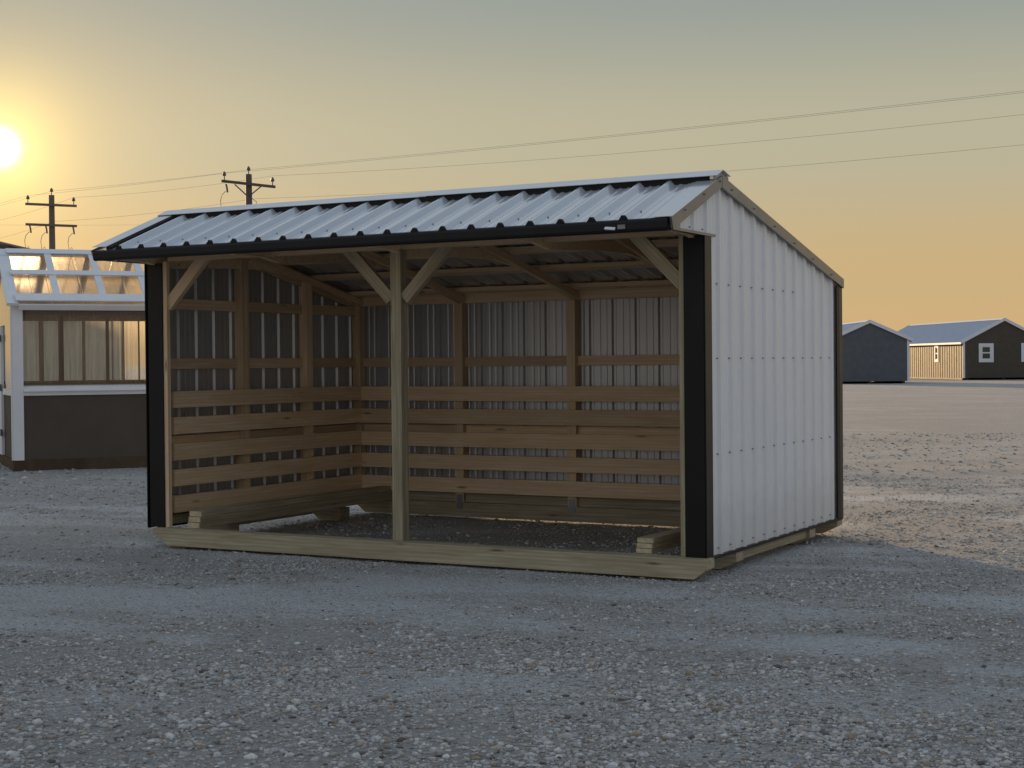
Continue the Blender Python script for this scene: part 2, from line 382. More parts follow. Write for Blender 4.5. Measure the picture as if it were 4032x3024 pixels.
def gheight(x, y):
    u1, v1 = along(x, y, 33)
    d = np.hypot(x - 2.4, y - 1.5)
    calm = np.clip((d - 3.0) / 4.0, 0.25, 1)
    far = np.clip(1 - (np.hypot(x - 8, y + 5) - 30) / 60, 0.0, 1)
    return far * calm * (0.05 * (fbm(u1 * 0.22, v1 * 0.7, 3) - 0.5) + 0.03 * (fbm(x * 1.3 + 5, y * 1.3, 3) - 0.5)) + 0.014 * far * (fbm(x * 7, y * 7 + 3, 3) - 0.5) - 0.006
def build_ground():
    nr, na = 560, 720
    r = 0.6 * (2600 / 0.6) ** (np.arange(nr) / (nr - 1)); a = np.arange(na) * 2 * np.pi / na
    rr, aa = np.meshgrid(r, a, indexing='ij')
    x = 8.0 + rr * np.cos(aa); y = -9.0 + rr * np.sin(aa)
    z = gheight(x, y)
    V = np.stack([x, y, z], -1).reshape(-1, 3)
    V = np.vstack([V, [[8.0, -9.0, 0.0]]])
    i, j = np.meshgrid(np.arange(nr - 1), np.arange(na), indexing='ij'); j2 = (j + 1) % na
    q = np.stack([i * na + j, (i + 1) * na + j, (i + 1) * na + j2, i * na + j2], -1).reshape(-1, 4)
    me = bpy.data.meshes.new('ground')
    nq = len(q); nt = na
    tri = np.stack([np.full(na, nr * na), np.arange(na), (np.arange(na) + 1) % na], -1)
    me.vertices.add(len(V)); me.vertices.foreach_set('co', V.astype(np.float32).ravel())
    me.loops.add(nq * 4 + nt * 3); me.loops.foreach_set('vertex_index', np.concatenate([q.ravel(), tri.ravel()]).astype(np.int32))
    me.polygons.add(nq + nt)
    me.polygons.foreach_set('loop_start', np.concatenate([np.arange(nq) * 4, nq * 4 + np.arange(nt) * 3]).astype(np.int32))
    me.polygons.foreach_set('loop_total', np.concatenate([np.full(nq, 4), np.full(nt, 3)]).astype(np.int32))
    me.update(calc_edges=True); me.polygons.foreach_set('use_smooth', [True] * (nq + nt))
    at = me.attributes.new('dust', 'FLOAT', 'POINT'); at.data.foreach_set('value', np.append(dusty(x, y).ravel(), 0).astype(np.float32))
    m, ntree, b = new_mat('gravel_lot')
    L = ntree.links
    tc = node(ntree, 'ShaderNodeTexCoord'); P = tc.outputs['Object']
    atn = node(ntree, 'ShaderNodeAttribute', attribute_name='dust')
    n1 = node(ntree, 'ShaderNodeTexNoise', Scale=30.0, Detail=7.0, Roughness=0.8); L.new(P, n1.inputs['Vector'])
    n2 = node(ntree, 'ShaderNodeTexNoise', Scale=2.4, Detail=5.0, Roughness=0.6); L.new(P, n2.inputs['Vector'])
    n3 = node(ntree, 'ShaderNodeTexNoise', Scale=0.12, Detail=5.0, Roughness=0.6); L.new(P, n3.inputs['Vector'])
    vo = node(ntree, 'ShaderNodeTexVoronoi', Scale=48.0, Randomness=1.0); L.new(P, vo.inputs['Vector'])
    bw = node(ntree, 'ShaderNodeRGBToBW'); L.new(vo.outputs['Color'], bw.inputs[0])
    grav = mixc(ntree, bw.outputs[0], (0.30, 0.28, 0.26), (0.62, 0.59, 0.56))
    grav = mixc(ntree, ramp(ntree, n2.outputs['Fac'], 0.35, 0.7), grav, (0.41, 0.39, 0.365))
    dust = mixc(ntree, ramp(ntree, n1.outputs['Fac'], 0.36, 0.66), (0.48, 0.475, 0.47), (0.94, 0.94, 0.94))
    # the dust edge is broken up at every scale
    ed = node(ntree, 'ShaderNodeMath', operation='MULTIPLY_ADD'); L.new(n2.outputs['Fac'], ed.inputs[0]); ed.inputs[1].default_value = 1.3; ed.inputs[2].default_value = -0.65
    e2 = node(ntree, 'ShaderNodeMath', operation='MULTIPLY_ADD'); L.new(n1.outputs['Fac'], e2.inputs[0]); e2.inputs[1].default_value = 3.2; e2.inputs[2].default_value = -1.6
    su = node(ntree, 'ShaderNodeMath', operation='ADD'); L.new(atn.outputs['Fac'], su.inputs[0]); L.new(ed.outputs[0], su.inputs[1])
    s3 = node(ntree, 'ShaderNodeMath', operation='ADD'); L.new(su.outputs[0], s3.inputs[0]); L.new(e2.outputs[0], s3.inputs[1])
    mask = ramp(ntree, s3.outputs[0], 0.02, 0.95, (0, 0, 0), (0.9,) * 3)
    c = mixc(ntree, mask, grav, dust)
    c = mixc(ntree, ramp(ntree, n3.outputs['Fac'], 0.42, 0.68, (0, 0, 0), (0.35,) * 3), c, (0.45, 0.43, 0.41))
    c = mixc(ntree, ramp(ntree, n1.outputs['Fac'], 0.26, 0.40, (0.5,) * 3, (0, 0, 0)), c, (0.20, 0.175, 0.155))
    L.new(c, b.inputs['Base Color']); b.inputs['Roughness'].default_value = 0.95; b.inputs['Specular IOR Level'].default_value = 0.15
    hh = node(ntree, 'ShaderNodeMath', operation='MULTIPLY_ADD'); L.new(vo.outputs['Distance'], hh.inputs[0]); hh.inputs[1].default_value = -0.7; L.new(n1.outputs['Fac'], hh.inputs[2])
    bump(ntree, b, hh.outputs[0], 1.0, 0.035)
    o = link('ground', me, m); o['kind'] = 'structure'; o['label'] = 'gravel lot with pale dusty wheel tracks'
    return o
build_ground()

def build_gravel():
    t = (1 + 5 ** 0.5) / 2
    ico = np.array([(-1, t, 0), (1, t, 0), (-1, -t, 0), (1, -t, 0), (0, -1, t), (0, 1, t), (0, -1, -t), (0, 1, -t), (t, 0, -1), (t, 0, 1), (-t, 0, -1), (-t, 0, 1)], float)
    ico /= np.linalg.norm(ico[0])
    tri = np.array([(0, 11, 5), (0, 5, 1), (0, 1, 7), (0, 7, 10), (0, 10, 11), (1, 5, 9), (5, 11, 4), (11, 10, 2), (10, 7, 6), (7, 1, 8), (3, 9, 4), (3, 4, 2), (3, 2, 6), (3, 6, 8), (3, 8, 9), (4, 9, 5), (2, 4, 11), (6, 2, 10), (8, 6, 7), (9, 8, 1)])
    def scatter(n, r0, r1, rmed, rmax, spread=29):
        rr = np.sqrt(rng.random(n) * (r1 * r1 - r0 * r0) + r0 * r0); aa = R(90 + 29.04) + R(spread) * (rng.random(n) * 2 - 1)
        x = CAM.x + rr * np.cos(aa); y = CAM.y + rr * np.sin(aa)
        d = dusty(x, y); cl = fbm(x * 1.1 + 40, y * 1.1 + 12, 3)
        keep = rng.random(n) < (0.34 + 0.66 * (1 - d) ** 1.3) * np.clip((cl - 0.22) / 0.34, 0.25, 1)
        x, y, d = x[keep], y[keep], d[keep]
        rad = np.minimum(rmed * np.exp(rng.normal(0, 0.42, len(x))), rmax) * (1 - 0.45 * d)
        return x, y, rad
    parts = [scatter(80000, 4.4, 7.6, 0.0078, 0.026, 25), scatter(85000, 7.6, 12.0, 0.0066, 0.022, 25), scatter(45000, 12.0, 20.0, 0.009, 0.03, 25), scatter(9000, 20, 32, 0.017, 0.035, 25)]
    x = np.concatenate([p[0] for p in parts]); y = np.concatenate([p[1] for p in parts]); rad = np.concatenate([p[2] for p in parts])
    n = len(x)
    # per stone: stretch, lumps, spin
    st = np.stack([1 + 0.5 * rng.random(n), 0.7 + 0.4 * rng.random(n), 0.4 + 0.35 * rng.random(n)], -1)
    lump = 1 + 0.26 * (rng.random((n, 12)) - 0.5)
    P = ico[None] * lump[..., None] * st[:, None, :] * rad[:, None, None]
    tilt = rng.normal(0, 0.25, n); ct, stt = np.cos(tilt), np.sin(tilt)
    py = P[..., 1] * ct[:, None] - P[..., 2] * stt[:, None]; pz = P[..., 1] * stt[:, None] + P[..., 2] * ct[:, None]
    sp = rng.random(n) * 6.283; cs, sn = np.cos(sp), np.sin(sp)
    X = P[..., 0] * cs[:, None] - py * sn[:, None] + x[:, None]; Y = P[..., 0] * sn[:, None] + py * cs[:, None] + y[:, None]
    Z = pz + (gheight(x, y) + 0.12 * rad)[:, None]
    V = np.stack([X, Y, Z], -1).reshape(-1, 3); F = (tri[None] + (np.arange(n) * 12)[:, None, None]).reshape(-1, 3)
    me = bpy.data.meshes.new('gravel')
    me.vertices.add(len(V)); me.vertices.foreach_set('co', V.astype(np.float32).ravel())
    me.loops.add(len(F) * 3); me.loops.foreach_set('vertex_index', F.ravel().astype(np.int32))
    me.polygons.add(len(F)); me.polygons.foreach_set('loop_start', (np.arange(len(F)) * 3).astype(np.int32)); me.polygons.foreach_set('loop_total', np.full(len(F), 3, np.int32))
    me.update(calc_edges=True); me.polygons.foreach_set('use_smooth', [True] * len(F))
    pal = np.array([(0.48, 0.46, 0.44), (0.39, 0.37, 0.35), (0.56, 0.54, 0.515), (0.43, 0.375, 0.315), (0.28, 0.255, 0.235), (0.35, 0.26, 0.19), (0.66, 0.64, 0.60), (0.15, 0.135, 0.125)])
    pick = rng.choice(8, n, p=[.27, .22, .17, .14, .09, .04, .04, .03])
    col = pal[pick] * (0.85 + 0.3 * rng.random((n, 1)))
    ca = me.attributes.new('stone', 'FLOAT_COLOR', 'POINT')
    ca.data.foreach_set('color', np.repeat(np.hstack([col, np.ones((n, 1))]), 12, 0).astype(np.float32).ravel())
    m, nt, b = new_mat('loose_stone')
    a = node(nt, 'ShaderNodeAttribute', attribute_name='stone'); tc = node(nt, 'ShaderNodeTexCoord')
    nn = node(nt, 'ShaderNodeTexNoise', Scale=120.0, Detail=4.0); nt.links.new(tc.outputs['Object'], nn.inputs['Vector'])
    nt.links.new(mixc(nt, ramp(nt, nn.outputs['Fac'], 0.35, 0.7, (0.7,) * 3, (1.1,) * 3), (0, 0, 0), a.outputs['Color']), b.inputs['Base Color'])
    b.inputs['Roughness'].default_value = 0.9; b.inputs['Specular IOR Level'].default_value = 0.2
    o = link('gravel', me, m); o['kind'] = 'stuff'; o['label'] = 'loose grey and tan pebbles strewn over the lot'; o['category'] = 'gravel'
build_gravel()

# ------------------------------------------------------------------ the run-in shed
# shed coordinates: X along the open front, Y into the shed, Z measured 0.075 below the gravel
W, D = 4.877, 3.048
YR, ZR = 0.28, 2.800           # ridge
YE, ZE = -0.57, 2.465          # front eave
YB = 3.05
mf = (ZR - ZE) / (YR - YE); mb = 0.2148
def roof_z(y): return ZE + mf * (y - YE) if y < YR else ZR - mb * (y - YR)
def build_shed():
    S = thing('run_in_shed', 'open-front livestock shed of white ribbed steel with black trim on wooden skids', 'shed', (0, 0, -0.075))
    pine, tr, black, galv = M['pine'], M['treated'], M['black'], M['galv']
    # --- skids with slanted ends
    def skid(name, x0, x1, y0, y1, z0, z1, cl, cr, mat=tr):
        return prism(name, [(x0, z1), (x0, z1 - .035), (x0 + cl, z0), (x1 - cr, z0), (x1, z1 - .065), (x1, z1)], 1, y0, y1, mat, S)
    skid('skid', 0.10, 4.935, -0.095, 0.045, 0.090, 0.224, 0.16, 0.09)
    skid('skid', 0.0, 4.90, 2.905, 3.045, 0.089, 0.224, 0.14, 0.14)
    for x0, x1, cl, cr in ((0.0, 0.36, 0.12, 0.03), (4.47, 4.90, 0.03, 0.12)):
        for y0 in (0.55, 2.18):
            skid('skid_block', x0, x1, y0, y0 + 0.14, 0.078, 0.20, cl, cr)
    # --- built-up side sills: three planks laid flat
    for x0, x1, zt in ((0.345, 0.47, 0.360), (4.355, 4.475, 0.330)):
        h = (zt - 0.226) / 3
        for k in range(3):
            sl_ = block('sill_plank', (x0 + 0.006 * (k == 1), 0.055 + 0.012 * k, 0.226 + h * k + 0.001), (x1 + 0.004 * (k == 2), 2.90, 0.226 + h * (k + 1) - 0.001), tr, S)
            block('sawn_end', (x0 + 0.002, 0.049 + 0.012 * k, 0.228 + h * k), (x1 - 0.002, 0.0545 + 0.012 * k, 0.226 + h * (k + 1) - 0.003), M['endgrain'], S)
    for x0, x1 in ((0.005, 0.043), (4.838, 4.874)):
        block('bottom_plate', (x0, 0.70, 0.135), (x1, 2.17, 0.212), tr, S)
        block('bottom_plate', (x0, 0.145, 0.2255), (x1, 2.90, 0.30), tr, S)
    block('bottom_plate', (0.0, 2.945, 0.2255), (W, 2.983, 0.325), tr, S)
    # --- posts
    jx = ((0.157, 0.195), (4.712, 4.749))
    for x0, x1 in jx: block('jamb_post', (x0, 0.0, 0.226), (x1, 0.036, 2.40), pine if x0 < 1 else tr, S)
    for x0, x1 in ((0.03, 0.119), (4.752, 4.841)): block('corner_post', (x0, 0.035, 0.226), (x1, 0.124, 2.40), pine, S)
    block('support_post', (2.382, 0.0, 0.2255), (2.471, 0.089, 2.401), tr, S)
    for y0 in (1.095, 2.04):
        for x0, x1 in ((0.004, 0.094), (W - 0.094, W - 0.004)): block('wall_post', (x0, y0, 0.226), (x1, y0 + 0.089, roof_z(y0 + 0.089) - 0.07), pine, S)
    for x0, x1 in ((0.004, 0.094), (W - 0.094, W - 0.004)): block('wall_post', (x0, 2.905, 0.326), (x1, 2.994, 2.115), pine, S)
    for x0 in (1.178, 2.375, 3.575):
        block('wall_post', (x0, 2.905, 0.200), (x0 + 0.089, 2.994, 2.115), pine, S)
        block('metal_strap', (x0 + 0.012, 2.9005, 0.165), (x0 + 0.077, 2.9035, 0.30), M['screw'], S)
    # --- girts
    for z0, z1 in ((2.022, 2.111), (1.52, 1.609), (0.872, 0.961)):
        for xs, xe in ((0.004, 0.042), (W - 0.042, W - 0.004)):
            for a, b in ((0.127, 1.092), (1.187, 2.037), (2.132, 2.902)): block('girt', (xs, a, z0), (xe, b, z1), pine, S)
    for z0, z1 in ((1.517, 1.606), (0.872, 0.961)):
        xs = [0.097, 1.175, 2.372, 3.572, W - 0.097]
        for i in range(4): block('girt', (xs[i] + (0.092 if i else 0) + 0.001, 2.955, z0), (xs[i + 1] - 0.001, 2.993, z1), pine, S)
    # --- kick boards, a little uneven
    bz = [(0.325, 0.464), (0.541, 0.680), (0.757, 0.892), (0.972, 1.112), (1.191, 1.328)]
    for z0, z1 in bz:
        j = lambda: random.uniform(-0.004, 0.004)
        h = z1 - z0; c = (z0 + z1) / 2
        plank('kick_board', (0.1135, 0.141, c + 0.006 + j()), (0.1135, 2.862, c + 0.006 + j()), h + j() * .5, 0.038, pine, S)
        plank('kick_board', (0.1000, 2.8835, c + j()), (W - 0.1000, 2.8835, c + j()), h + j() * .5, 0.038, pine, S)
        plank('kick_board', (W - 0.1135, 0.141, c + j()), (W - 0.1135, 2.862, c + j()), h + j() * .5, 0.038, pine, S)
    # --- headers and plates
    block('header_beam', (0.20, 0.012, 2.402), (4.71, 0.089, 2.460), pine, S)
    block('top_plate', (0.005, 2.925, 2.117), (W - 0.005, 2.9625, 2.235), pine, S)
    # --- knee braces
    for (xa, za, xb, zb) in ((0.172, 2.035, 0.585, 2.448), (2.368, 2.03, 1.955, 2.443), (2.486, 2.03, 2.90, 2.444), (4.735, 2.06, 4.345, 2.45)):
        plank('knee_brace', (xa, 0.045, za), (xb, 0.045, zb), 0.089, 0.05, tr if xa > 2 else pine, S)
    # --- roof trusses: arched bottom chord, rafters, king post
    bot = [(-0.50, 2.398), (-0.1, 2.39), (0.14, 2.352), (0.6, 2.377), (1.0, 2.396), (1.45, 2.402), (1.70, 2.378), (2.14, 2.312), (2.42, 2.245), (2.90, 2.118)]
    def top_(y, z): return min(z + 0.083, roof_z(y) - 0.062)
    for x in (0.047, 1.22, 2.425, 3.63, W - 0.085):
        poly = bot + [(y, top_(y, z)) for y, z in reversed(bot)]
        prism('bottom_chord', poly, 0, x, x + 0.038, pine, S)
        for ya, yb2 in ((-0.50, YR), (YR, 2.94)):
            o = 0.055 + 0.03
            plank('rafter', (x + 0.06, ya, roof_z(ya) - o), (x + 0.06, yb2, ZR - o if yb2 == YR else roof_z(yb2) - o), 0.055, 0.036, pine, S)
        block('king_post', (x + 0.001, 0.33, 2.43), (x + 0.037, 0.455, 2.72), tr, S)
        block('web_strut', (x + 0.001, 1.25, 2.47), (x + 0.037, 1.34, 2.56), pine, S)
    for xe in (0.023, W - 0.023):
        plank('rafter', (xe, YR, roof_z(YR) - 0.075), (xe, 2.99, roof_z(2.99) - 0.075), 0.135, 0.036, pine, S)
        plank('rafter', (xe, -0.50, roof_z(-0.50) - 0.045), (xe, YR, roof_z(YR) - 0.045), 0.075, 0.036, pine, S)
    # --- purlins
    for y in (-0.50, -0.12, 0.20): plank('purlin', (0.02, y, roof_z(y) - 0.030), (W - 0.02, y, roof_z(y) - 0.030), 0.038, 0.089, pine, S, up=(0, -mf, 1))
    for y in (0.42, 0.95, 1.62, 2.18, 2.80): plank('purlin', (0.02, y, roof_z(y) - 0.030), (W - 0.02, y, roof_z(y) - 0.030), 0.038, 0.089, pine, S, up=(0, mb, 1))
    # --- steel sheets
    ws, rs = M['white_steel'], M['roof_steel']
    under = lambda y: roof_z(y) - 0.006
    for a, b in ((0.03, 0.80), (0.80, 1.715), (1.715, 2.63), (2.63, 3.03)):
        ribbed('wall_sheet', a, b, 0.122, lambda s: 0.222, under, lambda s, t, h: (-h, s, t), ws, S, extra=(YR,), flip=True)
        o = ribbed('wall_sheet', a, b, 0.295, lambda s: 0.222, under, lambda s, t, h: (W + h, s, t), ws, S, extra=(YR,))
        for zr, n in ((0.9096, 12), (1.5656, 12), (2.0758, 8), (0.265, 12)):
            for j in range(n):
                y = 0.2552 + RIB * j
                if a <= y < b: screw(o, (W + 0.003, y, zr), (1, 0, 0))
    for xs, sg in ((0, -1), (W, 1)):
        ribbed('gable_sheet', -0.52, 0.03, 0.295, lambda s: 2.405, under, lambda s, t, h, xs=xs, sg=sg: (xs + sg * h, s, t), ws, S, flip=sg < 0)
    n = 0; xs = [0.0, 0.86, 1.775, 2.69, 3.604, 4.518, W]
    for a, b in zip(xs[:-1], xs[1:]):
        ribbed('wall_sheet', a, b, 0.069, lambda s: 0.228, lambda s: 2.205, lambda s, t, h: (s, 3.0 + h, t), ws, S, flip=True)
    nf = Vector((0, -mf, 1)).normalized(); nb = Vector((0, mb, 1)).normalized()
    for a, b in ((-0.03, 0.80), (0.80, 1.715), (1.715, 2.63), (2.63, 3.544), (3.544, 4.458), (4.458, W + 0.03)):
        o = ribbed('roof_sheet', a, b, 0.231, lambda s: YE - 0.01, lambda s: YR, lambda s, t, h: (s, t - mf / 1.09 * h, roof_z(t) + h / 1.09), rs, S, H=0.032, wb=0.040, wt=0.008, minor=0.005, lo=0.1, hi=4.7)
        for i in range(21):
            x = 0.231 + RIB * i + 0.052
            if a <= x < b: screw(o, (x, -0.42, roof_z(-0.42) + 0.002), nf)
        ribbed('roof_sheet', a, b, 0.231, lambda s: YR, lambda s: YB, lambda s, t, h: (s, t + mb / 1.025 * h, roof_z(t + 1e-6) + h / 1.025), rs, S, H=0.032, wb=0.040, wt=0.008, minor=0.005, lo=0.1, hi=4.7)
    # --- rib closures: black foam seen in the rib ends along the eave
    for i in range(20):
        x = 0.231 + RIB * i; y = YE - 0.012; z = roof_z(y)
        prism('rib_closure', [(x - 0.042, z - 0.004), (x - 0.011, z + 0.035), (x + 0.011, z + 0.035), (x + 0.042, z - 0.004)], 1, y - 0.006, y + 0.006, M['foam_and_shade'], S)
    # --- black eave trim with a rolled lip
    pr = [(-0.580, 2.468), (-0.598, 2.460), (-0.605, 2.445), (-0.607, 2.402), (-0.603, 2.390), (-0.594, 2.383), (-0.580, 2.381), (-0.545, 2.384), (-0.545, 2.468)]
    prism('eave_trim', pr, 0, -0.02, W + 0.012, black, S)
    for ys in (0,):
        V = [(4.455, -0.609, 2.425), (4.53, -0.611, 2.418), (4.53, -0.621, 2.400), (4.455, -0.624, 2.409), (4.455, -0.609, 2.404), (4.53, -0.610, 2.398)]
        mk('bent_drip_tab', V, [(0, 1, 2, 3), (3, 2, 5, 4)], M['white_trim'], S)
        block('bent_drip_tab', (4.545, -0.613, 2.404), (4.60, -0.607, 2.432), galv, S)
    # --- ridge cap over a foam closure
    prism('ridge_closure', [(0.178, roof_z(0.178) + 0.0015), (0.178, roof_z(0.178) + 0.047), (0.21, roof_z(0.21) + 0.047), (0.21, roof_z(0.21) + 0.0015)], 0, 0.02, W - 0.02, M['foam_and_shade'], S)
    zc = ZR + 0.052
    for xa, xb, dz in ((-0.035, 2.60, 0.0), (2.54, W + 0.052, 0.004)):
        prism('ridge_cap', [(0.160, roof_z(0.160) + 0.050 + dz), (YR, zc + dz), (0.42, zc - 0.14 * mb - 0.002 + dz), (0.42, zc - 0.14 * mb - 0.006 + dz), (YR, zc - 0.0035 + dz), (0.162, roof_z(0.160) + 0.0465 + dz)], 0, xa, xb, M['white_trim'], S)
    for x0 in (-0.030, W + 0.030):
        prism('ridge_end', [(0.165, roof_z(0.165) + 0.010), (0.165, roof_z(0.165) + 0.045), (YR, zc - 0.006), (0.415, zc - 0.14 * mb - 0.008), (0.415, roof_z(0.415) + 0.010), (YR, ZR + 0.010)], 0, x0 - 0.006, x0 + 0.006, galv, S)
    # --- rake trims, right end in bright metal, left end the same
    for x0, sg in ((W + 0.030, 1), (-0.030, -1)):
        xa, xb = (x0, x0 + 0.014) if sg > 0 else (x0 - 0.014, x0)
        o = prism('rake_trim', [(YE - 0.035, roof_z(YE - .035) + 0.014), (YR, ZR + 0.014), (YR, ZR - 0.062), (YE - 0.005, roof_z(YE) - 0.078)], 0, xa, xb, galv, S)
        for y in (-0.38, -0.05, 0.24): screw(o, ((x0 + 0.0145 * sg), y, roof_z(y) - 0.012), (sg, 0, 0))
        o = prism('rake_trim', [(YR + 0.002, ZR + 0.015), (YB + 0.01, roof_z(YB) + 0.020), (YB + 0.01, roof_z(YB) - 0.056), (YR + 0.002, ZR - 0.066)], 0, xa + .001 * sg, xb + .001 * sg, galv, S)
        for y in (0.46, 0.90, 1.34, 1.79, 2.24, 2.72): screw(o, ((x0 + 0.0155 * sg), y, roof_z(y) - 0.028), (sg, 0, 0))
        # top flange on the roof
        for ya, yb2 in ((YE - 0.02, YR - 0.10), (YR + 0.10, YB)):
            hf = 0.016 if sg > 0 else 0.036; za, zb2 = roof_z(ya) + hf, roof_z(yb2) + hf
            xo, xi = x0 + 0.014 * sg, x0 - 0.135 * sg
            lo, hi = min(xo, xi), max(xo, xi)
            mk('rake_flange', [(lo, ya, za), (hi, ya, za), (hi, yb2, zb2), (lo, yb2, zb2), (lo, ya, za - .003), (hi, ya, za - .003), (hi, yb2, zb2 - .003), (lo, yb2, zb2 - .003)],
               [(0, 1, 2, 3), (7, 6, 5, 4), (0, 4, 5, 1), (1, 5, 6, 2), (2, 6, 7, 3), (3, 7, 4, 0)], M['white_trim'] if sg < 0 else M['roof_steel'], S)
            if ya < 0:
                xf = xi - 0.030 * sg  # left strip: shade of the gap under the raised flange painted black
                lo, hi = min(xf, xi + .02 * sg), max(xf, xi + .02 * sg)
                mk('flange_gap_strip', [(lo, ya + .02, za - hf + .002), (hi, ya + .02, za - hf + .002), (hi, yb2, zb2 - hf + .002), (lo, yb2, zb2 - hf + .002), (lo, ya + .02, za - .005), (hi, ya + .02, za - .005), (hi, yb2, zb2 - .005), (lo, yb2, zb2 - .005)], BOXF, M['foam_and_shade'] if sg < 0 else M['roof_steel'], S)
    # --- soffit returns under the gable points
    for x0, sg in ((W, 1), (0, -1)):
        lo, hi = (x0 - 0.01, x0 + 0.034) if sg > 0 else (x0 - 0.034, x0 + 0.01)
        o = block('gable_foot_trim', (lo, -0.545, 2.388), (hi, 0.175, 2.406), galv, S)
        for y in (-0.27, -0.05): screw(o, o.matrix_basis.inverted() @ Vector((x0 + 0.024 * sg, y, 2.425)), o.matrix_basis.inverted().to_3x3() @ Vector((sg, 0, 0)))
    # --- corner trims
    for x0, x1 in ((0.004, 0.155), (4.750, 4.895)):
        block('corner_trim', (x0, -0.012, 0.228), (x1, -0.003, 2.386), black, S)
    for x0, x1 in ((4.899, 4.907), (-0.030, -0.022)):
        block('corner_trim', (x0, -0.012, 0.214), (x1, 0.105, 2.387), M['black_gloss'], S)
    for x0, x1 in ((4.899, 4.907), (-0.030, -0.022)):
        block('corner_trim', (x0, 2.905, 0.212), (x1, 2.965, 2.17), black, S)
        block('corner_trim', (x0 + (.001 if x0 > 2 else -.001), 2.9655, 0.212), (x1 + (.001 if x0 > 2 else -.001), 3.052, 2.17), M['black_gloss'], S)
    block('corner_trim', (4.78, 3.026, 0.212), (4.897, 3.034, 2.16), black, S); block('corner_trim', (-0.02, 3.026, 0.212), (0.09, 3.034, 2.16), black, S)
    # --- base rails
    for x0, x1 in ((W - 0.002, W + 0.030), (-0.030, 0.002)):
        block('base_rail', (x0, -0.005 if 0 else 0.106, 0.203), (x1, 3.04, 0.2215), black, S)
    block('base_rail', (0.0, 2.998, 0.209), (W, 3.030, 0.2275), black, S)
    return S
build_shed()

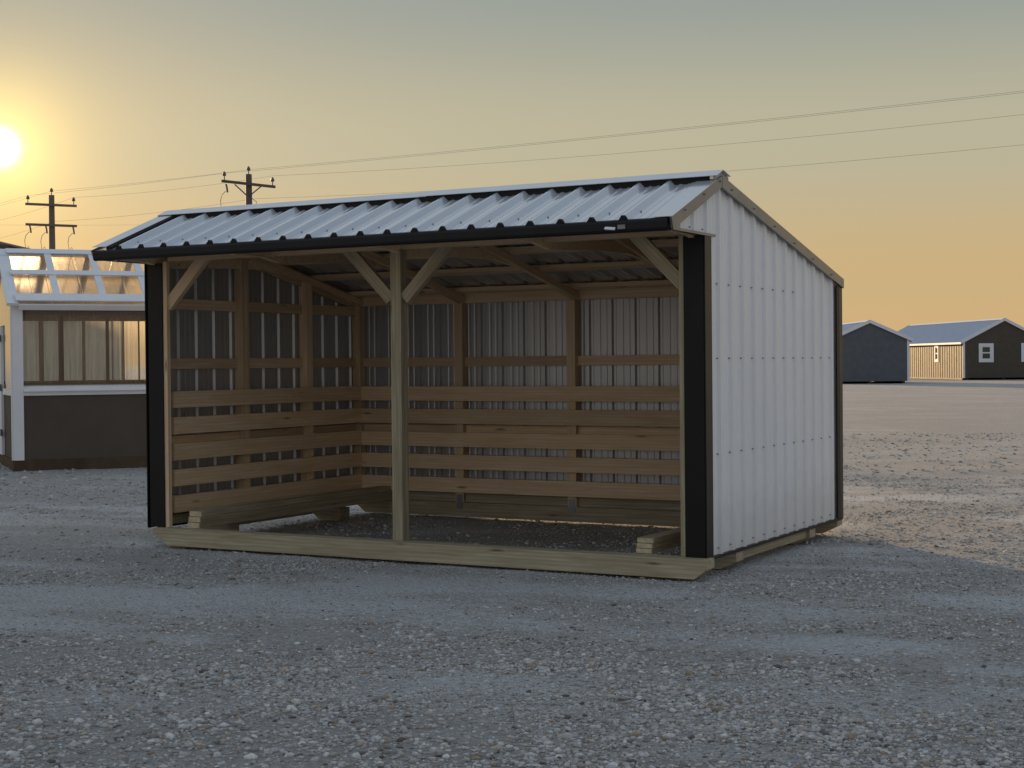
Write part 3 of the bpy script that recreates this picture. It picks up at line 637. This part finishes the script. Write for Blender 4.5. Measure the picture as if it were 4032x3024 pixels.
# ------------------------------------------------------------------ greenhouse
def build_greenhouse():
    A = R(52.5)
    G = thing('greenhouse', 'white framed greenhouse with clear corrugated panels and dark lower walls', 'greenhouse', (-7.89, 5.92, 0.0), A)
    # local x along the long wall, y towards its back (left in plan), wide 2.5, long 4.2
    LG, WG = 4.2, 2.5; wt, dk, bw = M['white_trim'], M['dark_siding'], M['brown_wood']
    block('skirting', (-0.02, -0.012, 0.0), (LG + 0.02, 0.03, 0.162), M['brown_base'], G); block('skirting', (-0.02, WG - 0.03, 0.0), (LG + 0.02, WG + 0.012, 0.162), M['brown_base'], G)
    block('skirting', (-0.021, 0.031, 0.0), (0.03, WG - 0.031, 0.160), M['brown_base'], G); block('skirting', (LG - 0.03, 0.031, 0.0), (LG + 0.021, WG - 0.031, 0.160), M['brown_base'], G)
    for y0, y1 in ((0.0, 0.035), (WG - 0.035, WG)): block('lower_panel', (0.01, y0, 0.1625), (LG - 0.01, y1, 1.068), dk, G)
    block('lower_panel', (0.0, 0.036, 0.1625), (0.03, 1.35, 1.068), dk, G); block('lower_panel', (0.0, 2.22, 0.1625), (0.03, WG - 0.036, 1.068), dk, G)
    block('lower_panel', (LG - 0.03, 0.036, 0.1625), (LG, WG - 0.036, 1.068), dk, G)
    # corner boards
    for x, y in ((0, 0), (LG - 0.13, 0), (0, WG - 0.025), (LG - 0.13, WG - 0.025)):
        yy = (-0.028, -0.0005) if y == 0 else (WG + 0.0005, WG + 0.028)
        block('corner_board', (x - (0.012 if x == 0 else 0), yy[0], 0.158), (x + 0.13 + (0.012 if x else 0), yy[1], 2.345), wt, G)
    for x in (-0.0285, LG + 0.0005):
        for y in (0.0, WG - 0.10): block('corner_board', (x, y, 0.158), (x + 0.028, y + 0.10, 2.345), wt, G)
    # sills
    for y0, y1, s in ((-0.030, 0.0, -1), (WG, WG + 0.030, 1)):
        block('sill_board', (0.131, y0 + 0.001, 1.069), (LG - 0.131, y1, 1.125), wt, G)
        ys = (-0.075, 0.04) if s < 0 else (WG - 0.04, WG + 0.075)
        prism('sill_ledge', [(ys[0], 1.126), (ys[1], 1.126), (ys[1], 1.215 if s < 0 else 1.14), (ys[0], 1.14 if s < 0 else 1.215)], 0, 0.1305, LG - 0.1305, wt, G)
    block('sill_board', (-0.03, 0.101, 1.069), (0.0, 1.35, 1.16), wt, G)
    # timber frame
    for y in (0.042, WG - 0.08):
        block('rail', (0.03, y, 1.216), (LG - 0.03, y + 0.038, 1.255), bw, G); block('rail', (0.03, y, 2.192), (LG - 0.03, y + 0.038, 2.335), bw, G)
        for x in (0.02, 0.625, 1.287, 1.90, 2.53, 3.16, 3.79): block('stud', (x, y, 1.2555), (x + (0.07 if x < 1 else 0.042), y + 0.038, 2.1915), bw, G)
        for x in (1.745, 2.38): block('stud', (x, y, 1.2555), (x + 0.02, y + 0.03, 2.1915), bw, G)
    for x in (0.03, LG - 0.068):
        for y in (0.09, 0.72, 1.33, WG - 0.13): block('stud', (x, y, 1.07), (x + 0.038, y + 0.04, 2.33 + 0.3 * (0.5 < y < 2)), bw, G)
        block('rail', (x, 0.081, 2.20), (x + 0.038, WG - 0.081, 2.27), bw, G)
    # clear wall panels, fine corrugation
    def poly(name, s0, s1, b, t, mp, pitch=0.066, amp=0.008, mat='poly'):
        n = int((s1 - s0) / pitch * 8); V = []; F = []
        for i in range(n + 1):
            s = s0 + (s1 - s0) * i / n; h = amp * math.sin(2 * math.pi * s / pitch); V += [mp(s, b(s) if callable(b) else b, h), mp(s, t(s) if callable(t) else t, h)]
        for i in range(n): F.append((2 * i, 2 * i + 2, 2 * i + 3, 2 * i + 1))
        return mk(name, V, F, M[mat], G, smooth=True)
    edges = [0.131, 0.80, 1.45, 2.10, 2.75, 3.40, LG - 0.131]
    for a, b in zip(edges[:-1], edges[1:]):
        poly('clear_wall_panel', a, b, 1.20, 2.345, lambda s, t, h: (s, 0.018 + h, t)); poly('clear_wall_panel', a, b, 1.20, 2.345, lambda s, t, h: (s, WG - 0.018 + h, t), mat='poly_back')
    HE, HR = 2.37, 3.13; sl_ = (HR - HE) / (WG / 2)
    gab = lambda s: HE - 0.02 + sl_ * (s if s < WG / 2 else WG - s)
    poly('clear_end_panel', 0.09, 1.33, 1.07, gab, lambda s, t, h: (0.018 + h, s, t)); poly('clear_end_panel', 1.33, WG - 0.09, 2.10, gab, lambda s, t, h: (0.018 + h, s, t))
    poly('clear_end_panel', 0.09, WG - 0.09, 1.07, gab, lambda s, t, h: (LG - 0.018 + h, s, t))
    # roof: white rafters and rails, clear sheets above
    lenS = math.hypot(WG / 2 + 0.12, (WG / 2 + 0.12) * sl_); ez = HE - 0.12 * sl_ + 0.06
    def rp(side, x, s, o):          # point on a roof slope, s = 0 eave .. 1 ridge, o above
        y = -0.12 + s * (WG / 2 + 0.12); z = ez + s * (WG / 2 + 0.12) * sl_
        y -= o * 0.52; z += o * 0.85
        return (x, y if side == 0 else WG - y, z)
    for side in (0, 1):
        n = Vector((0, -0.52 if side == 0 else 0.52, 0.85))
        def bar(name, x0, s0, x1, s1, w, t, o, mat=wt):
            plank(name, rp(side, x0, s0, o), rp(side, x1, s1, o), t, w, mat, G, up=n)
        for x in (0.61, 1.25, 1.88, 2.51, 3.14, 3.77): bar('roof_bar', x, 0.02, x, 0.985, 0.10, 0.02, 0.036)
        for s, w in ((0.065, 0.20), (0.53, 0.13), (0.945, 0.13)): bar('roof_rail', 0.03, s, LG - 0.03, s, w, 0.016, 0.054)
        for x in (-0.01, LG + 0.01): bar('rake_board', x, -0.01, x, 0.99, 0.16, 0.045, 0.0)
        bar('eave_board', 0.072, -0.018, LG - 0.072, -0.018, 0.03, 0.085, -0.03)
        for a, b in zip([0.071, 0.75, 1.40, 2.05, 2.70, 3.35], [0.75, 1.40, 2.05, 2.70, 3.35, LG - 0.071]):
            V = []; F = []; prof = []
            x = a; k = 0
            while x < b - 1e-6:
                prof.append((x, 0)); prof.append((min(b, x + 0.20), 0)); prof.append((min(b, x + 0.212), 0.02)); prof.append((min(b, x + 0.228), 0.02)); x += 0.24
            prof.append((b, 0))
            prof = [p for i, p in enumerate(prof) if i == 0 or p[0] > prof[i - 1][0] + 1e-5]
            for s, h in prof: V += [rp(side, s, -0.015, h + 0.004), rp(side, s, 0.985, h + 0.004)]
            for i in range(len(prof) - 1): F.append((2 * i, 2 * i + 2, 2 * i + 3, 2 * i + 1))
            mk('clear_roof_panel', V, F, M['poly_roof'], G)
    prism('ridge_cap', [(WG / 2 - 0.16, HR - 0.005), (WG / 2, HR + 0.095), (WG / 2 + 0.16, HR - 0.005), (WG / 2, HR + 0.08)], 0, -0.08, LG + 0.08, wt, G)
    # door in the end wall
    dr = block('door', (-0.045, 1.36, 0.17), (-0.005, 2.20, 2.08), wt, G)
    for z in (0.45, 1.12, 1.85):
        h = block('hinge', (-0.056, 1.30, z), (-0.0455, 1.50, z + 0.10), M['dark_gap'], G)
        h.matrix_local = dr.matrix_basis.inverted() @ h.matrix_basis; h.parent = dr
build_greenhouse()

# ------------------------------------------------------------------ buildings
def gable_building(name, label, corner, deg, hw, L, he, hr, wall, roof, trim, corner_left=True, battens=0.0, overhang=0.2):
    """corner: a front corner on the ground. local x across the gable wall, y back along the ridge"""
    B = thing(name, label, 'building', (corner[0], corner[1], 0), R(deg))
    x0 = 0.0 if corner_left else -2 * hw; x1 = x0 + 2 * hw; xm = x0 + hw; s = (hr - he) / hw
    z0 = 0.14
    prism('gable_wall', [(x0, z0), (x1, z0), (x1, he), (xm, hr), (x0, he)], 1, 0.0, 0.09, wall, B)
    prism('gable_wall', [(x0, z0), (x1, z0), (x1, he), (xm, hr), (x0, he)], 1, L - 0.09, L, wall, B)
    block('side_wall', (x0, 0.0905, z0), (x0 + 0.09, L - 0.0905, he - 0.01), wall, B); block('side_wall', (x1 - 0.09, 0.0905, z0), (x1, L - 0.0905, he - 0.01), wall, B)
    for k in range(3):
        xx = x0 + 0.25 + k * (2 * hw - 0.66) / 2; block('skid', (xx, 0.1, -0.02), (xx + 0.16, L - 0.1, z0 - 0.002), M['brown_base'], B)
    # roof slopes with ribs
    for sg in (-1, 1):
        e = hw + overhang
        def mp(sv, t, h, sg=sg): return (xm + sg * t, sv, hr - s * t + 0.075 + h)
        ribbed('roof_sheet', -0.12, L + 0.12, 0.1, lambda q: 0.0, lambda q, e=e: e, mp, roof, B, H=0.03)
        a = (xm, -0.115, hr + 0.045); b = (xm + sg * e, -0.115, hr - s * e + 0.045)
        plank('rake_board', a, b, 0.19, 0.03, trim, B); plank('rake_board', (a[0], L + 0.115, a[2]), (b[0], L + 0.115, b[2]), 0.19, 0.03, trim, B)
        block('eave_board', (xm + sg * (e - 0.02) - 0.014, -0.095, hr - s * e - 0.06), (xm + sg * (e - 0.02) + 0.014, L + 0.095, hr - s * e + 0.075), trim, B)
    prism('ridge_cap', [(xm - 0.2, hr + 0.115 - 0.2 * s), (xm, hr + 0.125), (xm + 0.2, hr + 0.115 - 0.2 * s), (xm, hr + 0.11)], 1, -0.13, L + 0.13, trim, B)
    for x in (x0, x1 - 0.12): block('corner_board', (x - 0.012, -0.018, z0), (x + 0.132, -0.0005, he - 0.02), trim, B)
    return B, x0, x1, xm
def nest(child, part):
    child.matrix_local = part.matrix_basis.inverted() @ child.matrix_basis; child.parent = part
    return child
def window(B, o, ux, uy, w, h, trimw=0.14):
    """double-hung window; o centre, ux horizontal unit, uy outward unit (local)"""
    o = Vector(o); ux = Vector(ux); uy = Vector(uy); z = Vector((0, 0, 1))
    def pl(name, c, sx, sz, d0, d1, mat, par):
        c = o + ux * c[0] + z * c[1] + uy * (d0 + d1) / 2
        return plank(name, c - ux * sx / 2, c + ux * sx / 2, sz, d1 - d0, mat, par)
    f = pl('window', (0, 0), w, h, 0.003, 0.03, M['white_trim'], B)
    for sy, nm in ((h / 4 - .01, 'pane'), (-h / 4 + .01, 'pane')): nest(pl(nm, (0, sy), w - 0.14, h / 2 - 0.11, 0.031, 0.036, M['glass'], B), f)
    for sx in (-1, 1): nest(pl('window_trim', (sx * (w / 2 + trimw / 2), 0), trimw, h + 2 * trimw, 0.002, 0.045, M['white_trim'], B), f)
    for sz in (-1, 1): nest(pl('window_trim', (0, sz * (h / 2 + trimw / 2)), w - 0.002, trimw, 0.0025, 0.043, M['white_trim'], B), f)
B1, a0, a1, am = gable_building('blue_building', 'slate blue gabled building without windows, pale metal roof and white trim', (-15.5, 83.5), 28, 2.38, 9.0, 2.66, 3.72, M['blue_wall'], M['far_roof'], M['white_trim'], corner_left=False)
B2, b0, b1, bm = gable_building('charcoal_building', 'charcoal gabled building with white-trimmed windows and sunlit ribbed side wall', (-15.3, 96.7), 35, 2.90, 17.5, 2.60, 4.07, M['char_wall'], M['far_roof'], M['white_trim'])
for cx in (1.62, 4.62): window(B2, (cx, 0.0, 1.84), (1, 0, 0), (0, -1, 0), 0.66, 0.90, 0.19)
window(B2, (0.0, 4.7, 1.84), (0, -1, 0), (-1, 0, 0), 0.45, 0.9, 0.16)
for k in range(41):
    y = 0.30 + k * 0.42
    inw = 4.15 < y < 5.2
    block('batten', (-0.018, y, 0.145), (-0.0005, y + 0.09, 1.20 if inw else 2.45), M['char_wall'], B2)
block('base_board', (-0.03, 0.10, 0.02), (-0.001, 17.4, 0.14), M['tan_wall'], B2)
# behind the greenhouse
B3, c0, c1, cm = gable_building('brown_roofed_shed', 'dark brown roofed shed standing behind the greenhouse', (-19.6, 13.5), 29, 2.0, 4.0, 3.34, 4.20, M['dark_siding'], M['brown_roof'], M['dark_siding'])
B4, d0, d1, dm = gable_building('long_grey_shed', 'long low grey shed seen through the greenhouse panels', (-40.5, 31.0), 118, 2.0, 0.1, 0.5, 0.6, M['grey_wall'], M['far_roof'], M['white_trim']) if False else (None,) * 4
def low_shed(name, label, loc, deg, Lx, wy, he, hr, wall):
    B = thing(name, label, 'building', (*loc, 0), R(deg))
    block('wall', (0, 0, 0.1), (Lx, 0.08, he), wall, B); block('wall', (0, wy - .08, 0.1), (Lx, wy, he), wall, B)
    for x in (0, Lx - .08): prism('gable_wall', [(0.081, 0.1), (wy - .081, 0.1), (wy - .081, he), (wy / 2, hr - .02), (0.081, he)], 0, x, x + .08, wall, B)
    for sg in (-1, 1):
        ribbed('roof_sheet', -0.15, Lx + 0.15, 0.1, lambda q: 0.0, lambda q: wy / 2 + 0.15, lambda sv, t, h, sg=sg: (sv, wy / 2 + sg * t, hr + 0.03 - (hr - he) / (wy / 2) * t + h), M['far_roof'], B, H=0.03)
    for k in range(3): block('skid', (0.05, 0.1 + k * (wy - .36) / 2, -0.02), (Lx - .05, 0.26 + k * (wy - .36) / 2, 0.098), M['brown_base'], B)
    block('door', (Lx * .45, -0.03, 0.12), (Lx * .45 + 0.95, -0.001, 2.1), M['white_trim'], B)
    for x in (Lx * .2, Lx * .75): window(B, (x, 0, 1.55), (1, 0, 0), (0, -1, 0), 0.6, 0.8, 0.1)
low_shed('storage_shed', 'pale storage shed with white door, seen through greenhouse wall panels', (-38.6, 32.6), 29, 3.4, 3.0, 2.3, 3.2, M['white_trim'])

# ------------------------------------------------------------------ power line
ARM = Vector((0.52, 0.85, 0)).normalized()
def insulator(P, loc): return lathe('insulator', [(0.02, -0.16), (0.02, 0.0), (0.075, 0.01), (0.085, 0.06), (0.06, 0.075), (0.075, 0.09), (0.07, 0.14), (0.035, 0.155), (0.04, 0.19), (0.015, 0.2)], M['porcelain'], P, loc)
def cutout(P, p, loop=True):
    p = Vector(p)
    o = tube('fuse_cutout', [p, p + Vector((0.03, 0.02, -0.16)), p + Vector((0.05, 0.03, -0.36))], 0.04, M['porcelain'], P, 8)
    if loop: tube('jumper_wire', [p + Vector((-0.03, 0, -0.3)), p + Vector((-0.17, -0.1, -0.48)), p + Vector((-0.22, -0.12, -0.75)), p + Vector((-0.18, -0.1, -1.1)), p + Vector((-0.03, -0.02, -1.35)), p + Vector((0.03, 0, -1.2)), p + Vector((-0.06, -0.05, -1.0)), p + Vector((-0.14, -0.08, -1.15)), p + Vector((-0.14, -0.08, -1.4))], 0.016, M['wire'], P, 5)
def pole(label, loc, top, arms, tilt=0.0):
    P = thing('utility_pole', label, 'utility pole', (*loc, 0), 0, 'poles of the power line')
    tube('shaft', [(0, 0, -0.3), (0, 0, top * .5), (0, 0, top)], 0.20, M['pole'], P, 12, 0.135)
    insulator(P, (0.0, 0.0, top + 0.15))
    for z in arms:
        plank('crossarm', ARM * -1.22 + Vector((0.10, -0.13, z + tilt)), ARM * 1.22 + Vector((0.10, -0.13, z - tilt)), 0.115, 0.09, M['pole'], P)
    return P
p1 = pole('wooden pole with two crossarms rising beyond the greenhouse roof', (-47.15, 45.2), 9.80, (9.31, 8.33))
for s in (-1.1, 1.08): insulator(p1, ARM * s + Vector((0.1, -0.13, 9.53)))
for s in (-0.98, -0.22, 1.08): cutout(p1, ARM * s + Vector((0.1, -0.2, 8.28)))
p2 = pole('wooden pole with one braced crossarm rising behind the white steel shed roof', (-34.02, 43.9), 9.80, (9.36,), 0.07)
for s in (-1.1, 1.1): insulator(p2, ARM * s + Vector((0.1, -0.13, 9.58 - 0.063 * s)))
for s in (-1, 1): plank('arm_brace', ARM * (s * 0.62) + Vector((0.1, -0.16, 9.31)), ARM * (s * 0.08) + Vector((0.1, -0.16, 8.86)), 0.05, 0.025, M['pole'], p2)
cutout(p2, ARM * -0.98 + Vector((0.1, -0.2, 9.30)))
tube('jumper_wire', [ARM * 0.2 + Vector((0, -0.1, 8.75)), ARM * 0.42 + Vector((0, -0.1, 8.6)), ARM * 0.35 + Vector((0, -0.1, 8.35)), ARM * 0.12 + Vector((0, -0.1, 8.2))], 0.016, M['wire'], p2, 5)
def wire(label, pts, sag, r=0.0055):
    P = []
    for i in range(len(pts) - 1):
        a, b = Vector(pts[i]), Vector(pts[i + 1]); n = 14
        for k in range(n + (i == len(pts) - 2)):
            t = k / n; q = a.lerp(b, t); q.z -= 4 * sag * (b - a).length / 30 * t * (1 - t); P.append(q)
    return tag(tube('overhead_wire', P, r, M['wire'], None, 5), label, 'wire', 'wires of the power line')
q1 = Vector((-47.15, 45.2, 0)); q2 = Vector((-34.02, 43.9, 0)); q3 = q2 + Vector((48.0, -4.8, 0)); q0 = q1 + Vector((-23, 11.4, 0))
def pt(q, s, z): return q + ARM * s + Vector((0.1 if s else 0, -0.13 if s else 0, z))
wire('topmost overhead wire over the pole tips', [pt(q0, 0, 10.4), pt(q1, 0, 10.0), pt(q2, 0, 10.0), pt(q3, 0, 10.0)], 0.12)
wire('overhead wire on the near crossarm insulators', [pt(q0, -1.1, 10.2), pt(q1, -1.1, 9.72), pt(q2, -1.1, 9.77), pt(q3, -1.1, 9.75)], 0.12)
wire('overhead wire on the far crossarm insulators', [pt(q0, 1.1, 10.0), pt(q1, 1.08, 9.72), pt(q2, 1.1, 9.77), pt(q3, 1.1, 9.6)], 0.30)
wire('lowest overhead wire, fixed to the pole shafts below the crossarms', [pt(q0, 0.17, 8.7), pt(q1, 0.17, 8.52), pt(q2, 0.17, 8.72), pt(q3, 0.17, 8.5)], 0.30)
wire('thin wire crossing behind the power line poles', [(-110, 75, 14.2), (-60.7, 66.3, 10.6), (-20, 59, 9.0)], 0.1, 0.006)
